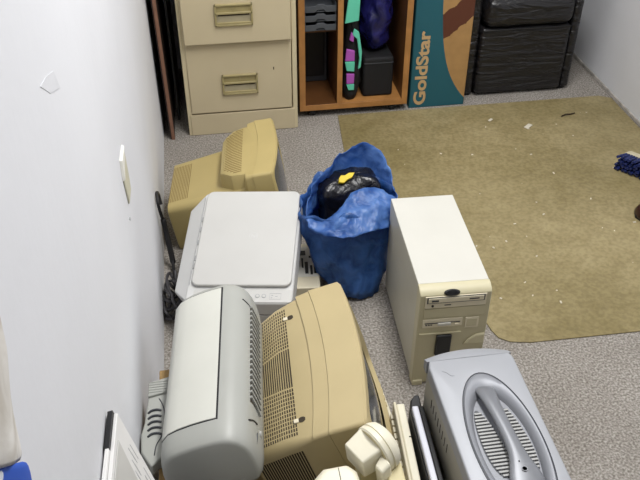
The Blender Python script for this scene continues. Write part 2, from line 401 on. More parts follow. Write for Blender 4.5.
for x in (.06, wd-.06):
    for y in (.03, .40):
        k = MB().lathe([(.012, .028), (.018, .032), (.018, zb)], 16).build('castor', 'dark', D, loc=(x, y, 0))
        MB().lathe([(.006, -.013), (.014, -.013), (.017, -.008), (.017, .008), (.014, .013), (.006, .013)], 20, Matrix.Translation((0, 0, .017)) @ Matrix.Rotation(PI/2, 4, 'Y')).build('wheel', 'rubber', k)
        box('fork', 'dark', k, -.016, .016, -.012, .012, .024, .034, .003)
# letter trays on the shelf of the left compartment
def letter_tray(i, z, lab):
    t = thing('letter_tray', lab, 'letter tray', (.4905, 3.155, z), group='letter trays in the left compartment')
    mb = MB(); w = .066
    mb.box(-w, w, 0, .3, 0, .003); mb.box(-w, -w+.003, 0, .3, .003, .036); mb.box(w-.003, w, 0, .3, .003, .036); mb.box(-w, w, .297, .3, .003, .036)
    mb.build('tray_body', 'tray', t, .001)
    prof = [(-w, .002), (-w, .038), (-.028, .038), (-.018, .024), (.018, .024), (.028, .038), (w, .038), (w, .002), (.028, .002), (.018, -.008), (-.018, -.008), (-.028, .002)]
    prof = [(-w, 0), (-.024, 0), (-.014, .011), (.014, .011), (.024, 0), (w, 0), (w, .026), (.024, .026), (.014, .034), (-.014, .034), (-.024, .026), (-w, .026)]
    mb = MB(); mb.loft([[(x, -.004, zz) for x, zz in prof], [(x, 0, zz) for x, zz in prof]]); mb.build('front_lip', 'tray', t, .001)
for i, l in enumerate(['lowest of the smoke-grey letter trays stacked in the wooden unit', 'middle of the smoke-grey letter trays stacked in the wooden unit', 'topmost smoke-grey letter tray of the stack in the wooden unit']):
    letter_tray(i, (.3965+i*.04), l)
dk = thing('dark_box', 'dark grey plastic box in shadow under the letter trays', 'box', (.4905, 3.36, .0625))
box('case', 'darkg', dk, -.062, .062, 0, .27, 0, .27, .004); box('front_plate', 'dark', dk, -.05, .05, -.004, 0, .03, .24, .003)
# black case, navy bag, striped bag
k = thing('black_case', 'small black leatherette case standing in the right compartment of the wooden unit', 'case', (.752, 3.17, .0635), (0, 0, 0))
box('case_body', 'blackcloth', k, -.068, .068, 0, .3, 0, .185, .012, seg=3)
box('lid_seam', 'darkg', k, -.066, .066, -.002, .004, .158, .162, .001)
MB().tube(spline([(-.07, .03, .175), (-.078, .03, .15), (-.079, .03, .1), (-.075, .03, .06)], 6), .004).build('side_strap', 'dark', k)
mb = MB(); rings = []
for i in range(15):
    t = i/14; z = .34*t; s = (1-abs(2*t-1)**4*.45)
    rings.append([(.07*s*math.cos(a), .10*s*math.sin(a), z) for a in [2*PI*j/40 for j in range(40)]])
mb.loft(rings); o = mb.build('navy_plastic_bag', 'navybag', None, loc=(.748, 3.28, .254), sharp=180)
crumple(o, .022, 16, 2); sub(o, 1)
for v in o.data.vertices: v.co.z = max(v.co.z, -.004); v.co.x = max(-.075, min(.082, v.co.x))
tag(o, 'shiny crumpled navy plastic bag resting on the black case in the wooden unit', 'plastic bag')
sb = thing('striped_bag', 'tall narrow black cloth bag with mint and magenta patches in the wooden unit', 'bag', (.626, 3.145, .0625))
mb = MB(); rings = []
for i in range(20):
    t = i/19; z = .62*t; w = .034+.006*math.sin(t*9); s = .7 if i in (0, 19) else 1
    rings.append([(x*s+.006*math.sin(t*5), y+.1, z) for x, y in rrect(w*2, .18, .03, n=5)])
mb.loft(rings); o = mb.build('bag_body', 'blackcloth', sb, sharp=180); crumple(o, .006, 20, 5)
def patch(name, m, pts, dy):
    P = [(x, dy, z) for x, z in pts]; Q = [(x, dy+.012, z) for x, z in pts]
    MB().loft([P, Q]).build(name, m, sb, .002)
patch('mint_patch', 'mint', [(-.034, .36), (.026, .37), (.03, .48), (-.018, .48), (-.026, .42)], .0)
patch('mint_patch', 'mint', [(.0, .31), (.02, .29), (.033, .2), (.028, .15), (.04, .16), (.043, .23), (.028, .32), (.008, .335)], -.002)
patch('magenta_patch', 'magenta', [(-.012, .285), (.006, .275), (.008, .305), (-.004, .32)], .001)
patch('magenta_patch', 'magenta', [(-.03, .19), (.012, .19), (.012, .235), (-.024, .245)], .0)
patch('mint_patch', 'mint', [(-.022, .145), (.012, .14), (.013, .186), (-.03, .188)], .0)
patch('magenta_patch', 'magenta', [(-.022, .083), (.012, .083), (.013, .128), (-.022, .13)], .0)
patch('mint_patch', 'mint', [(-.012, .052), (.013, .052), (.013, .08), (-.022, .08)], .0)

# ------------------------------------------------------------------ printed carton
G = thing('cardboard_carton', 'tall kraft carton with teal printed swoosh and vertical pale lettering beside the wooden unit', 'carton', (.895, 3.15, 0))
box('box_body', 'goldbox', G, 0, .258, 0, .36, 0, 1.05, .004)
mtx = Matrix.Translation((.072, -.0012, .022)) @ Matrix.Rotation(PI/2, 4, 'X') @ Matrix.Rotation(PI/2, 4, 'Z') @ Matrix.Diagonal((.94, .86, 1, 1))
tx = text_mesh('printed_lettering', 'GoldStar', .083, 'kraftink', G, mtx, .0003, .0026)
bb = [v.co for v in tx.data.vertices]; z0 = min(v.z for v in bb); z1 = max(v.z for v in bb); x0 = min(v.x for v in bb); x1 = max(v.x for v in bb)
for v in tx.data.vertices:
    v.co.z = .016+(v.co.z-z0)/(z1-z0)*.352; v.co.x = .018+(v.co.x-x0)/(x1-x0)*.056
box('top_flap', 'card', G, .001, .257, .004, .18, 1.05, 1.054, .001)

# ------------------------------------------------------------------ black leather armchair
A = thing('leather_armchair', 'black creased leather armchair against the back wall beside the printed carton', 'armchair', (1.425, 3.21, 0))
def pad(name, x0, x1, y0, y1, z0, z1, r, rot=None):
    o = box(name, 'leather', A, x0, x1, y0, y1, z0, z1, r, seg=5); return o
pad('seat_base', -.205, .215, .0, .42, .012, .33, .02)
pad('seat_cushion', -.2, .215, -.02, .36, .332, .47, .045)
pad('armrest', -.262, -.207, .012, .44, .008, .56, .02)
pad('armrest', .217, .262, .012, .44, .008, .56, .02)
pad('backrest', -.24, .24, .34, .46, .34, 1.0, .05)
for x in (-.23, .23):
    for y in (.04, .41): MB().lathe([(.018, 0), (.022, .012)], 14).build('foot', 'dark', A, loc=(x, y, 0))
mb = MB(); mb.box(-.2, .21, -.0045, .002, .318, .326); mb.build('piping', 'dark', A, .002)

# ------------------------------------------------------------------ PC tower
T = thing('computer_tower', 'cream beige computer tower standing on the carpet right of the blue bag', 'computer', (.609, 1.735, 0), (0, 0, -.041))
w = .0965
mb = MB(); mb.box(-w, w, -.185, .218, .008, .354); mb.build('case', 'beige', T, .004)
mb = MB(); mb.box(-w+.0005, w-.0005, -.184, .217, .3535, .3555); mb.build('top_cover', 'topwhite', T, .002)
prof = [(-.184, .001), (-.212, .001), (-.218, .02), (-.219, .341), (-.214, .348), (-.198, .3556), (-.184, .3556)]
mb = MB(); mb.loft([[(-w-.001, y, z) for y, z in prof], [(w+.001, y, z) for y, z in prof]]); F = mb.build('front_bezel', 'beigefront', T, .002)
f = -.218
def fr(name, m, x0, x1, z0, z1, d, par=T, bev=.001): return box(name, m, par, x0, x1, f-d, f+.001, z0, z1, bev)
fr('bay_outline', 'vent', -.086, .087, .259, .340, .0006)
cd = fr('disc_drive', 'beigelight', -.083, .084, .298, .338, .004)
box('tray_front', 'beigelight', cd, -.075, .076, f-.006, f-.003, .318, .334, .001)
mb = MB(); mb.box(-.078, .079, f-.0045, f-.0035, .3155, .3365); mb.build('tray_gap', 'darkg', cd)
MB().box(-.066, -.047, f-.0064, f-.0058, .322, .328).build('drive_marking', 'darkg', cd)
MB().box(.036, .063, f-.0064, f-.0058, .3235, .3275).build('drive_marking', 'darkg', cd)
MB().box(-.03, -.012, f-.0046, f-.0038, .306, .309).build('drive_marking', 'darkg', cd)
MB().lathe([(.0035, 0), (.003, .003)], 12, Matrix.Translation((-.062, f-.004, .307)) @ Matrix.Rotation(PI/2, 4, 'X')).build('headphone_jack', 'dark', cd)
fr('blank_bay_cover', 'beigefront', -.083, .084, .262, .295, .003)
fl = fr('floppy_drive', 'beigelight', -.084, .026, .226, .256, .003)
box('floppy_slot', 'darkg', fl, -.078, .02, f-.0038, f-.002, .241, .244, 0)
box('floppy_flap', 'topwhite', fl, -.042, -.006, f-.0075, f-.002, .234, .243, .001)
box('eject_button', 'beigelight', fl, .005, .017, f-.006, f-.002, .231, .237, .001)
mb = MB()
for x in (-.076, -.069, -.062): mb.box(x, x+.005, f-.0038, f-.002, .235, .238)
mb.build('floppy_marking', 'darkg', fl)
fr('bay_ledge', 'beigefront', -.09, .026, .199, .204, .004)
fr('badge_frame', 'beigelight', .034, .072, .216, .254, .003); box('badge_plate', 'beigefront', T, .039, .067, f-.0036, f-.002, .222, .248, .0005)
pb = MB(); pb.loft([[(x, f-.001, z) for x, z in [(.035, .15), (.094, .15), (.094, .193), (.07, .19), (.05, .175)]], [(x, f-.006, z) for x, z in [(.04, .155), (.094, .155), (.094, .188), (.07, .185), (.053, .172)]]]); pb.build('power_button_bulge', 'beigefront', T, .002)
bl = fr('display_window', 'dark', -.042, .002, .12, .196, .009, bev=.004)
mb = MB(); mb.lathe([(.021, 0), (.022, .004), (.016, .009)], 20, Matrix.Translation((-.012, -.2155, .3455)) @ Matrix.Rotation(R(58), 4, 'X') @ Matrix.Diagonal((1, .42, .8, 1))); mb.build('top_latch', 'dark', T)
box('front_foot', 'beigefront', T, -w, -w+.03, -.222, -.19, .0, .02, .003)
mb = MB()
for z in (.06, .075, .09): mb.box(-.06, .06, f-.0008, f+.001, z, z+.004)
mb.build('intake_slots', 'vent', T)

# ------------------------------------------------------------------ CRT monitors
def crt(name, label, T3, ry, rz, w, h, a, b, depth, plastic, fm=.07, rec=.02):
    """tilted CRT; case frame: +x out of the screen, top of the bezel at z = h"""
    Rm = Euler((0, ry, rz), 'XYZ').to_matrix()
    O = Vector(T3)-Rm @ Vector((0, 0, h))
    t = thing(name, label, 'monitor', O, (0, ry, rz))
    bulge = .018
    def sec(x, ww, hh, zc, r, bf=0, n=6):
        p = dense(rrect(ww, hh, r, 0, zc, n), 8, n)
        return [(x+bf*(1-(y/(w/2))**2)+.006*(bf > 0)*(1-((z-h/2)/(h/2))**2), y, z) for y, z in p]
    r = .009
    mb = MB()
    mb.loft([sec(-a, w, h, h/2, r, bulge), sec(0-.005, w, h, h/2, r, bulge), sec(0, w-.012, h-.012, h/2, r, bulge), sec(0, w-fm, h-fm-.01, h/2+.005, .03, bulge), sec(-rec, w-fm-.02, h-fm-.03, h/2+.005, .03, bulge)], (False, False))
    mb.build('bezel', plastic, t, 0, sharp=32)
    # glass
    gw, gh = w-fm-.018, h-fm-.028; mb = MB(); n = 14; vs = []; fs = []
    for i in range(n+1):
        for j in range(n+1):
            u = -1+2*i/n; v = -1+2*j/n
            vs.append((.024-rec-.022*u*u-.008*v*v, u*gw/2, h/2+.005+v*gh/2))
    for i in range(n):
        for j in range(n): k = i*(n+1)+j; fs.append((k, k+1, k+n+2, k+n+1))
    mb.add(vs, fs); o = mb.build('screen', 'screen', t)
    mb = MB()
    for k in range(4): mb.box(-.012, .0035+.018*(1-((.06+k*.022)/(w/2))**2), .05+k*.022, .062+k*.022, .018, .026)
    mb.build('button_row', plastic, t, .001)
    return t, sec, O, Rm
def flat_base(t, O, Rm, z_contact_local, m, rad, ztop_w):
    """swivel stand kept level on the floor under a tilted case"""
    inv = Rm.inverted()
    p = O+Rm @ Vector((-.15, 0, z_contact_local))
    b = MB(); b.lathe([(rad, 0), (rad, .012), (rad*.93, .02), (rad*.6, .03), (rad*.5, max(.035, p.z+.02))], 32)
    mt = Matrix.Translation(inv @ (Vector((p.x, p.y, 0))-O)) @ inv.to_4x4()
    b.v = [mt @ v for v in b.v]
    return b.build('swivel_base', m, t)

# large one in the foreground
w, h = .44, .315
t, sec, O, Rm = crt('crt_monitor', 'large tan tube monitor tilted back in the foreground, slotted housing beside grey printer', (.259, 1.231, .488), -.295, -.046, w, h, .078, .114, .34, 'tan', .05, .012)
mb = MB()
mb.loft([sec(-.0792, w-.003, h-.003, h/2, .009, .018), sec(-.114, w-.006, h-.008, h/2-.001, .009, .018), sec(-.114, w-.05, h-.05, h/2-.001, .009, .018)], (False, False)); mb.build('rear_band', 'tan', t, sharp=32)
mb = MB()
mb.loft([sec(-.1148, w-.012, h-.016, h/2-.002, .01, .018), sec(-.17, w-.02, h-.03, h/2-.004, .02), sec(-.255, w-.05, h-.075, h/2-.012, .03), sec(-.275, w-.13, h-.13, h/2-.02, .04), sec(-.315, w-.18, h-.17, h/2-.02, .04), sec(-.32, w-.2, h-.19, h/2-.02, .04)], (False, True))
hs = mb.build('rear_housing', 'tan', t, sharp=32)
# slotted vents: long gaps across the top and down the sides
top = lambda x: (h/2-.002+(h-.016)/2)-( -x-.1145)*.045-max(0, -x-.17)*.37 if False else None
def ztop(x):
    if x > -.17: k = (-x-.1145)/.0555; return (h-.010)+( (h-.019)-(h-.010))*k
    k = (-x-.17)/.085; return (h-.019)+((h-.0495)-(h-.019))*k
def yside(x):
    if x > -.17: k = (-x-.1145)/.0555; return (w/2-.006)+(-.004)*k
    k = (-x-.17)/.085; return (w/2-.010)+(-.015)*k
mb = MB()
xs = [-.146-.0056*i for i in range(19)]
for x in xs:
    zt = ztop(x)+.0004; ys = yside(x)-.022
    nb = 12
    for s in (-1, 1):                       # dotted thirds
        for k in range(nb):
            y0 = s*(ys-.13*k/nb); y1 = s*(ys-.13*(k+.68)/nb)
            mb.box(x-.0014, x+.0014, min(y0, y1), max(y0, y1), zt-.006, zt)
    mb.box(x-.0014, x+.0014, -(ys-.132), ys-.132, zt-.006, zt)
mb.build('top_vent_slots', 'vent', hs)
for s in (-1, 1):
    mb = MB()
    for x in xs:
        y = yside(x)
        mb.box(x-.0026, x+.0026, s*y-.003, s*y+.003, .07, ztop(x)-.03) if False else mb.box(x-.0018, x+.0018, min(s*(y+.0004), s*(y-.006)), max(s*(y+.0004), s*(y-.006)), .08, ztop(x)-.026)
    mb.build('side_vent_slots', 'vent', hs)
for y in (.155, -.155):
    zt = ztop(-.135)
    MB().lathe([(.006, -.006), (.007, .0006)], 12, Matrix.Translation((-.132, y, zt)) @ Matrix.Diagonal((1.2, 1, 1, 1))).build('screw_recess', 'vent', hs)
    m = MB(); m.box(-.150, -.139, y-.005, y+.005, zt-.003, zt+.0012); m.build('recess_lip', 'beigelight', hs, .001)
flat_base(t, O, Rm, 0, 'tan', .12, 0)

# smaller one at the back by the left wall
w, h = .37, .325
t, sec, O, Rm = crt('crt_monitor', 'yellowed tan tube monitor on the carpet in front of the filing cabinet', (.20, 2.372, .336), -.150, -.10, w, h, .066, .07, .38, 'tan2', .022, .004)
mb = MB()
mb.loft([sec(-.0668, w-.004, h-.004, h/2, .009, .018), sec(-.09, w-.008, h-.010, h/2, .014), sec(-.10, w-.03, h-.06, h/2-.02, .02), sec(-.20, w-.05, h-.10, h/2-.03, .03), sec(-.38, w-.08, h-.14, h/2-.035, .02), sec(-.385, w-.10, h-.16, h/2-.035, .02)], (False, True))
hs = mb.build('rear_housing', 'tan2', t, sharp=32)
# raised slatted hump running back from the bezel
HP = [(-.070, .158, .004), (-.105, .154, .006), (-.140, .146, .010), (-.168, .118, .016), (-.180, .105, .024), (-.188, .098, .06)]
mb = MB()
mb.loft([[(x, -wt-.016, h-.14), (x, -wt-.006, h-dz-.016), (x, -wt, h-dz-.003), (x, -wt+.008, h-dz), (x, 0, h-dz+.002), (x, wt-.008, h-dz), (x, wt, h-dz-.003), (x, wt+.006, h-dz-.016), (x, wt+.016, h-.14)] for x, wt, dz in HP])
hp_ = mb.build('vent_hump', 'tan2', t, sharp=28)
def hz(x, y):
    for (xa, wa, da), (xb, wb, db) in zip(HP, HP[1:]):
        if xa >= x >= xb:
            k = (xa-x)/(xa-xb); wt = wa+(wb-wa)*k; dz = da+(db-da)*k
            return h-dz+.002*max(0, 1-abs(y)/(wt-.008))
    return h-.07
mb = MB()
for i in range(26):
    y = -.136+i*.0109
    xe = -.170 if abs(y) < .10 else -.170+(abs(y)-.10)/.036*.038
    x = -.104
    while x > xe+.002:
        x2 = max(x-.018, xe); vs = []
        for xx in (x, x2):
            for yy, dz in ((y-.0020, -.002), (y+.0020, -.002), (y+.0020, .0006), (y-.0020, .0006)): vs.append((xx, yy, hz(xx, yy)+dz))
        mb.add(vs, [(0, 1, 2, 3), (4, 7, 6, 5), (0, 4, 5, 1), (1, 5, 6, 2), (2, 6, 7, 3), (3, 7, 4, 0)]); x = x2
mb.build('hump_slots', 'ventolive', hp_)
mb = MB()
for i in range(12):
    x = -.312-.006*i; zt = (h/2-.03+(h-.10)/2)+(-x-.20)/.18*((h/2-.035+(h-.14)/2)-(h/2-.03+(h-.10)/2))
    mb.box(x-.0012, x+.0012, -.11, .11, zt-.004, zt+.0005)
mb.build('rear_vent_slots', 'ventolive', hs)
flat_base(t, O, Rm, 0, 'tan2', .11, 0)

# ------------------------------------------------------------------ white all-in-one printer
P = thing('flatbed_printer', 'white flatbed all-in-one printer lying tilted between the small tube monitor and the grey printer', 'printer', (.092, 1.992, .103), (.272, -.061, -.235))
def slab(mb, w, l, r, z0, z1, cx=0, cy=0, ins=0, n=7):
    return mb.loft([[(x, y, z0) for x, y in rrect(w-2*ins, l-2*ins, r, cx, cy, n)], [(x, y, z1) for x, y in rrect(w, l, r, cx, cy, n)]])
mb = MB(); slab(mb, .306, .42, .02, 0, .055, 0, 0, .006); mb.build('base', 'whiteg', P, .004)
mb = MB(); slab(mb, .322, .425, .022, .062, .126, -.005); mb.build('body', 'whiteg', P, .005)
mb = MB(); slab(mb, .300, .415, .02, .054, .064); mb.build('waist_gap', 'darkg', P)
mb = MB(); slab(mb, .302, .366, .022, .128, .139, -.001, .026); mb.build('scanner_lid', 'white', P, .004, seg=3)
mb = MB(); slab(mb, .298, .362, .021, .125, .129, -.001, .026); mb.build('lid_gap', 'btn', P)
mb = MB(); slab(mb, .296, .046, .008, .1255, .1275, .006, -.186); pn = mb.build('control_panel', 'white', P, .001)
for x in (.052, .071):
    MB().lathe([(.0068, .1274), (.0068, .1285), (.005, .1288)], 20, Matrix.Translation((x, -.187, 0))).build('button', 'btn', pn)
    MB().lathe([(.0048, .1286), (.0046, .1290)], 20, Matrix.Translation((x, -.187, 0))).build('button_face', 'white', pn)
fm = MB()
for a in ((.088, .122, -.178, -.1772), (.088, .122, -.198, -.1972), (.088, .0888, -.198, -.1772), (.1212, .122, -.198, -.1772)): fm.box(*a, .1274, .1279)
fm.box(.093, .098, -.185, -.183, .1274, .1280); fm.box(.093, .096, -.193, -.191, .1274, .1280); fm.box(.104, .112, -.1885, -.1870, .1274, .1280); fm.build('indicator_frame', 'btn', pn)
# sloping rear paper support along the hinge side
mb = MB()
mb.loft([[(-.154, y0, .124), (-.154, y1, .124), (-.192, y1-.022, .085), (-.192, y0+.03, .085)], [(-.154, y0, .118), (-.154, y1, .118), (-.190, y1-.022, .079), (-.190, y0+.03, .079)]] if False else
        [[(-.165, -.20, .120), (-.165, .205, .120), (-.214, .165, .090), (-.214, -.150, .090)], [(-.162, -.20, .060), (-.162, .205, .060), (-.206, .165, .062), (-.206, -.150, .062)]])
mb.build('paper_support', 'whiteg', P, .004)
mb = MB()
for y in (-.09, -.06, .0, .05, .09): mb.box(-.157, -.151, y, y+.018, .1265, .1305)
mb.box(-.1605, -.159, -.15, .19, .1258, .1285)
mb.build('hinge', 'btn', P, .0008)
# round two-letter emblem on the lid
mk = MB(); ring = [[((r)*math.cos(2*PI*k/40), (r)*math.sin(2*PI*k/40), z) for k in range(40)] for r, z in ((.0135, .1390), (.0135, .1393), (.0125, .1393), (.0125, .1390))]
cen = Matrix.Translation((.018, .026, 0)) @ Matrix.Rotation(.1, 4, 'Z')
mk.loft([[cen @ Vector(p) for p in r] for r in ring], (False, False)); mk.build('emblem_ring', 'whiteg', P)
text_mesh('emblem_letters', 'hp', .02, 'whiteg', P, cen @ Matrix.Translation((-.0098, -.0048, .1391)), .0002, 0, .25)

# labelled box under it
b = thing('labelled_box', 'low beige box with a printed label on top, wedged between white printer and blue bag', 'box', (.305, 2.0, 0), (0, 0, -.09))
box('case', 'beigelight', b, -.20, 0, -.10, .13, 0, .075, .003)
lb = box('label', 'labelw', b, -.085, -.003, -.045, .11, .0745, .0758, 0)
mb = MB()
for x0, x1, y0, y1 in [(-.082, -.073, -.02, .04), (-.055, -.049, .0, .05), (-.045, -.034, -.03, .03), (-.028, -.02, -.035, .012), (-.016, -.008, -.03, .03), (-.03, -.01, .05, .062), (-.06, -.04, .065, .09), (-.082, -.074, .055, .09)]:
    mb.box(x0, x1, y0, y1, .0755, .0761)
mb.build('label_print', 'black', lb)

# ------------------------------------------------------------------ grey printer lying on the carton
cb = thing('cardboard_box', 'plain brown cardboard box wedged by the left wall under the grey printer', 'box', (-.115, 1.15, 0))
box('carton_body', 'card', cb, -.052, .068, -.17, .145, 0, .408, .003)
box('tape', 'kraftink', cb, -.02, .02, -.171, .146, .4075, .409, .0004)
Q = thing('grey_printer', 'light grey inkjet printer with off-white curved lid lying beside the left wall', 'printer', (-.038, 1.205, .409), (0, 0, -.085))
KX = .94
prof = [(-.100, .002), (-.108, .02), (-.108, .055), (-.103, .078), (-.09, .096), (-.07, .108), (-.04, .121), (-.01, .131), (.012, .137), (.03, .139), (.048, .136), (.064, .128), (.076, .116), (.085, .10), (.094, .075), (.101, .045), (.104, .02), (.098, .006), (.06, .001), (0, 0), (-.06, 0)]
prof = [(x*KX, z) for x, z in prof]
def psec(y, s, dz=0):
    cx, cz = 0, .06
    return [(cx+(x-cx)*s, y, cz+(z-cz)*s+dz) for x, z in prof]
mb = MB(); mb.loft([psec(-.240, .84), psec(-.236, .92), psec(-.222, .975), psec(-.197, 1), psec(.18, 1), psec(.2, .97), psec(.212, .9), psec(.215, .82)])
mb.build('body', 'pgrey', Q, .003, sharp=50)
lidp = [(-.0985, .0772), (-.0848, .0970), (-.066, .1095), (-.0376, .1225), (-.0094, .1325), (.006, .1366), (.0105, .1378)]
def strip(y0, y1, P2, t, m, name, rnd=.0, par=Q):
    mb = MB(); ys = [y0+(y1-y0)*k/12 for k in range(13)]
    rows = []
    for y in ys:
        e = min(y-y0, y1-y); cut = 0
        rows.append([(x, y, z) for x, z in P2])
    mb.loft([[p for p in r]+[(x-.0, y, z-t) for x, y, z in r[::-1]] for r in rows]); return mb.build(name, m, par, .0012, sharp=40)
gap = [(x+.0, z-.0008) for x, z in lidp]+[(.0145, .1382)]
strip(-.188, .196, gap, .004, 'dark', 'lid_gap')
strip(-.185, .193, [(x, z+.0008) for x, z in lidp], .004, 'plid', 'lid')
# slotted outlet on the right flank
vp = [(.0745, .1105), (.0828, .0930), (.0910, .066)]
strip(-.125, .155, [(x+.0003, z+.0003) for x, z in vp], .003, 'vent', 'outlet_recess')
mb = MB()
for i in range(19):
    y = -.12+i*.0148
    a = Vector((vp[0][0], y+.007, vp[0][1])); c = Vector((vp[1][0], y, vp[1][1])); d = Vector((vp[2][0], y-.006, vp[2][1]))
    n = Vector((.0042, 0, .0015)); hw = Vector((0, .0026, 0))
    for p, q in ((a, c), (c, d)):
        mb.add([p-hw, p+hw, q+hw, q-hw, p-hw+n, p+hw+n, q+hw+n, q-hw+n], [(0, 1, 2, 3), (4, 7, 6, 5), (0, 4, 5, 1), (1, 5, 6, 2), (2, 6, 7, 3), (3, 7, 4, 0)])
mb.build('outlet_ribs', 'pgrey2', Q)
def on(P0, P1): return spline([P0, P1], 6)
MB().tube(spline([(.0725, -.176, .1165), (.081, -.164, .0985), (.087, -.16, .082)], 5), .0016, 6).build('latch_groove', 'dark', Q)
MB().tube(spline([(.0585, .16, .1300), (.0688, .156, .1198), (.0763, .152, .107)], 5), .0013, 6).build('latch_groove', 'dark', Q)
MB().tube(spline([(-.02, -.2385, .02), (.03, -.2365, .03), (.06, -.232, .055), (.081, -.217, .075), (.087, -.195, .080), (.087, -.18, .081)], 6), .0011, 6).build('case_seam', 'darkg', Q)
MB().lathe([(.009, 0), (.009, .006)], 16, Matrix.Translation((.0885, -.165, .05)) @ Matrix.Rotation(PI/2, 4, 'Y') @ Matrix.Diagonal((1.6, .7, 1, 1))).build('release_tab', 'white', Q)

# loose grey plastic tray piece by the wall
g = thing('plastic_tray', 'flat grey plastic tray piece with ribbed finger grip, squeezed between left wall and grey printer', 'tray', (0, 0, .409))
pl = [(-.184, 1.225), (-.139, 1.236), (-.141, 1.20), (-.150, 1.12), (-.156, 1.03), (-.178, 1.008), (-.1985, 1.047), (-.1995, 1.09), (-.193, 1.12), (-.186, 1.19)]
mb = MB(); mb.loft([[(x, y, 0) for x, y in pl], [(x, y, .03) for x, y in pl]]); mb.build('tray_body', 'pgrey', g, .003)
mb = MB(); hp = [(-.185, 1.226), (-.139, 1.238), (-.141, 1.196), (-.186, 1.186)]
mb.loft([[(x, y, .028) for x, y in hp], [(x, y, .036) for x, y in hp]]); mb.build('ribbed_end', 'pgrey', g, .002)
mb = MB()
for k in range(5):
    y = 1.196+k*.007; mb.box(-.184, -.142, y, y+.0015, .0358, .037, Matrix.Rotation(0, 4, 'Z'))
mb.build('end_ribs', 'pgrey2', g)
mb = MB()
for k in range(5):
    y = 1.085+k*.0155; mb.tube(spline([(-.186, y-.003, .030), (-.178, y+.003, .0312), (-.166, y+.004, .0312), (-.158, y+.001, .030)], 5), [.0012]+[.0028]*14+[.0012], 6)
mb.build('grip_ribs', 'darkg', g)
MB().tube(spline([(-.163, 1.182, .0302), (-.156, 1.165, .0302), (-.152, 1.14, .0302), (-.155, 1.09, .0302), (-.168, 1.06, .0302), (-.172, 1.035, .0302)], 6), .0012, 6).build('edge_groove', 'darkg', g)

# white carton leaning on the wall in the near corner
K = thing('white_carton', 'flat white printed carton leaning against the left wall at the bottom of the photo', 'carton')
def leaf(mb, t0, t1, pts):
    """points given as (y, s): s = metres down the slope from the top edge; t = offset off the wall"""
    dn = Vector((.165, 0, -.774)).normalized(); nr = Vector((.774, 0, .165)).normalized()
    A0 = Vector((-.2015, 0, .772))
    def p(y, s, t): return A0+Vector((0, y, 0))+dn*s+nr*t
    mb.loft([[p(y, s, t0) for y, s in pts], [p(y, s, t1) for y, s in pts]])
mb = MB(); leaf(mb, .002, .008, [(.866, .002), (.45, -.03), (.43, .8), (.845, .8)]); mb.build('carton_back', 'paper', K, .001)
mb = MB(); leaf(mb, .0085, .0145, [(.864, .006), (.45, -.02), (.43, .8), (.84, .8)]); mb.build('carton_front', 'paper', K, .001)
mb = MB(); leaf(mb, .0150, .0165, [(.815, .012), (.46, -.012), (.46, .7), (.70, .7)]); mb.build('loose_sheet', 'white', K, .0005)
mb = MB(); rs = random.Random(5)
for k in range(26):
    y = .845-.006*(k % 2)-k*.0052; s = .05+k*.006
    for q in range(3):
        s0 = s+q*.06+rs.uniform(0, .02); l = rs.uniform(.02, .045)
        leaf(mb, .0144, .0148, [(y, s0), (y, s0+l), (y-.0016, s0+l), (y-.0016, s0)])
mb.build('faint_print', 'print', K)
mb = MB(); leaf(mb, .0005, .0086, [(.866, .0), (.79, -.004), (.79, .04), (.866, .04)]); mb.build('painted_gap_shade', 'dark', K)  # black strip painted for the shaded gap between carton and wall

# hanging cloth and the blue patterned one below it
def wallcloth(name, m, edge, yend, zlow, label, cat, zt, amp, seed):
    mb = MB(); n = 14; rows = []
    for (y, z) in edge:
        rows.append([(XL+.014+.010*math.sin(k*1.9+z*9+seed)*amp, y+(yend-y)*k/n, z+(zt(z, k/n))) for k in range(n+1)])
    mb.loft(rows, closed=False); o = mb.build(name, m, None, sharp=180); solid(o, .004); sub(o, 1)
    return tag(o, label, cat)
wallcloth('hanging_cloth', 'marble', [(.543, 1.62), (.543, 1.42), (.543, 1.242), (.53, 1.23), (.507, 1.207), (.497, 1.178), (.490, 1.142)], .12, 1.1, 'marbled grey-beige cloth hanging on the left wall at the lower left edge', 'cloth', lambda z, t: .41*t, .7, 0)
wallcloth('patterned_cloth', 'bluepat', [(.480, 1.155), (.483, 1.135), (.474, 1.12), (.465, 1.05), (.46, .7)], .12, .7, 'blue and white patterned cloth just under the marbled cloth, lower left corner', 'cloth', lambda z, t: .41*t, .4, 2)

# ------------------------------------------------------------------ blue carrier bag with a black bag inside
U = thing('blue_plastic_bag', 'crumpled translucent blue plastic carrier bag standing open on the carpet left of the computer tower', 'plastic bag', (.402, 1.995, 0))
rs = random.Random(11); n = 72; rings = []
hts = [0, .012, .04, .08, .12, .16, .2, .235, .262, .285, .30]
for i, t in enumerate(hts):
    q = t/.30; ring = []
    for j in range(n):
        a = 2*PI*j/n; ca, sa = math.cos(a), math.sin(a)
        rx = .082+.056*math.sin(min(1, q*1.25)*PI/2)+.014*q; ry = .075+.03*math.sin(min(1, q*1.3)*PI/2)
        cy = -.018+.075*q
        if i == 0: rx *= .82; ry *= .82
        back = max(0, sa)
        z = t*(1+back*.12*q)+.012*math.sin(3*a+1)*q**3+.008*math.sin(7*a)*q**4
        pl = 1+.035*math.sin(9*a+2.3*math.sin(t*9))*q+.022*math.sin(17*a+t*30)
        ring.append((rx*ca*pl+.022*(1-q)**2, ry*sa*pl+cy, z))
    rings.append(ring)
mb = MB(); mb.loft(rings, (True, False)); o = mb.build('bag_wall', 'bluebagbody', U, sharp=60); crumple(o, .016, 11, 1); crumple(o, .010, 26, 6); crumple(o, .004, 60, 9)
for v in o.data.vertices: v.co.z = max(.002, v.co.z); v.co.x = min(v.co.x, .137 if v.co.y < .0 else .2)
solid(o, .0015)
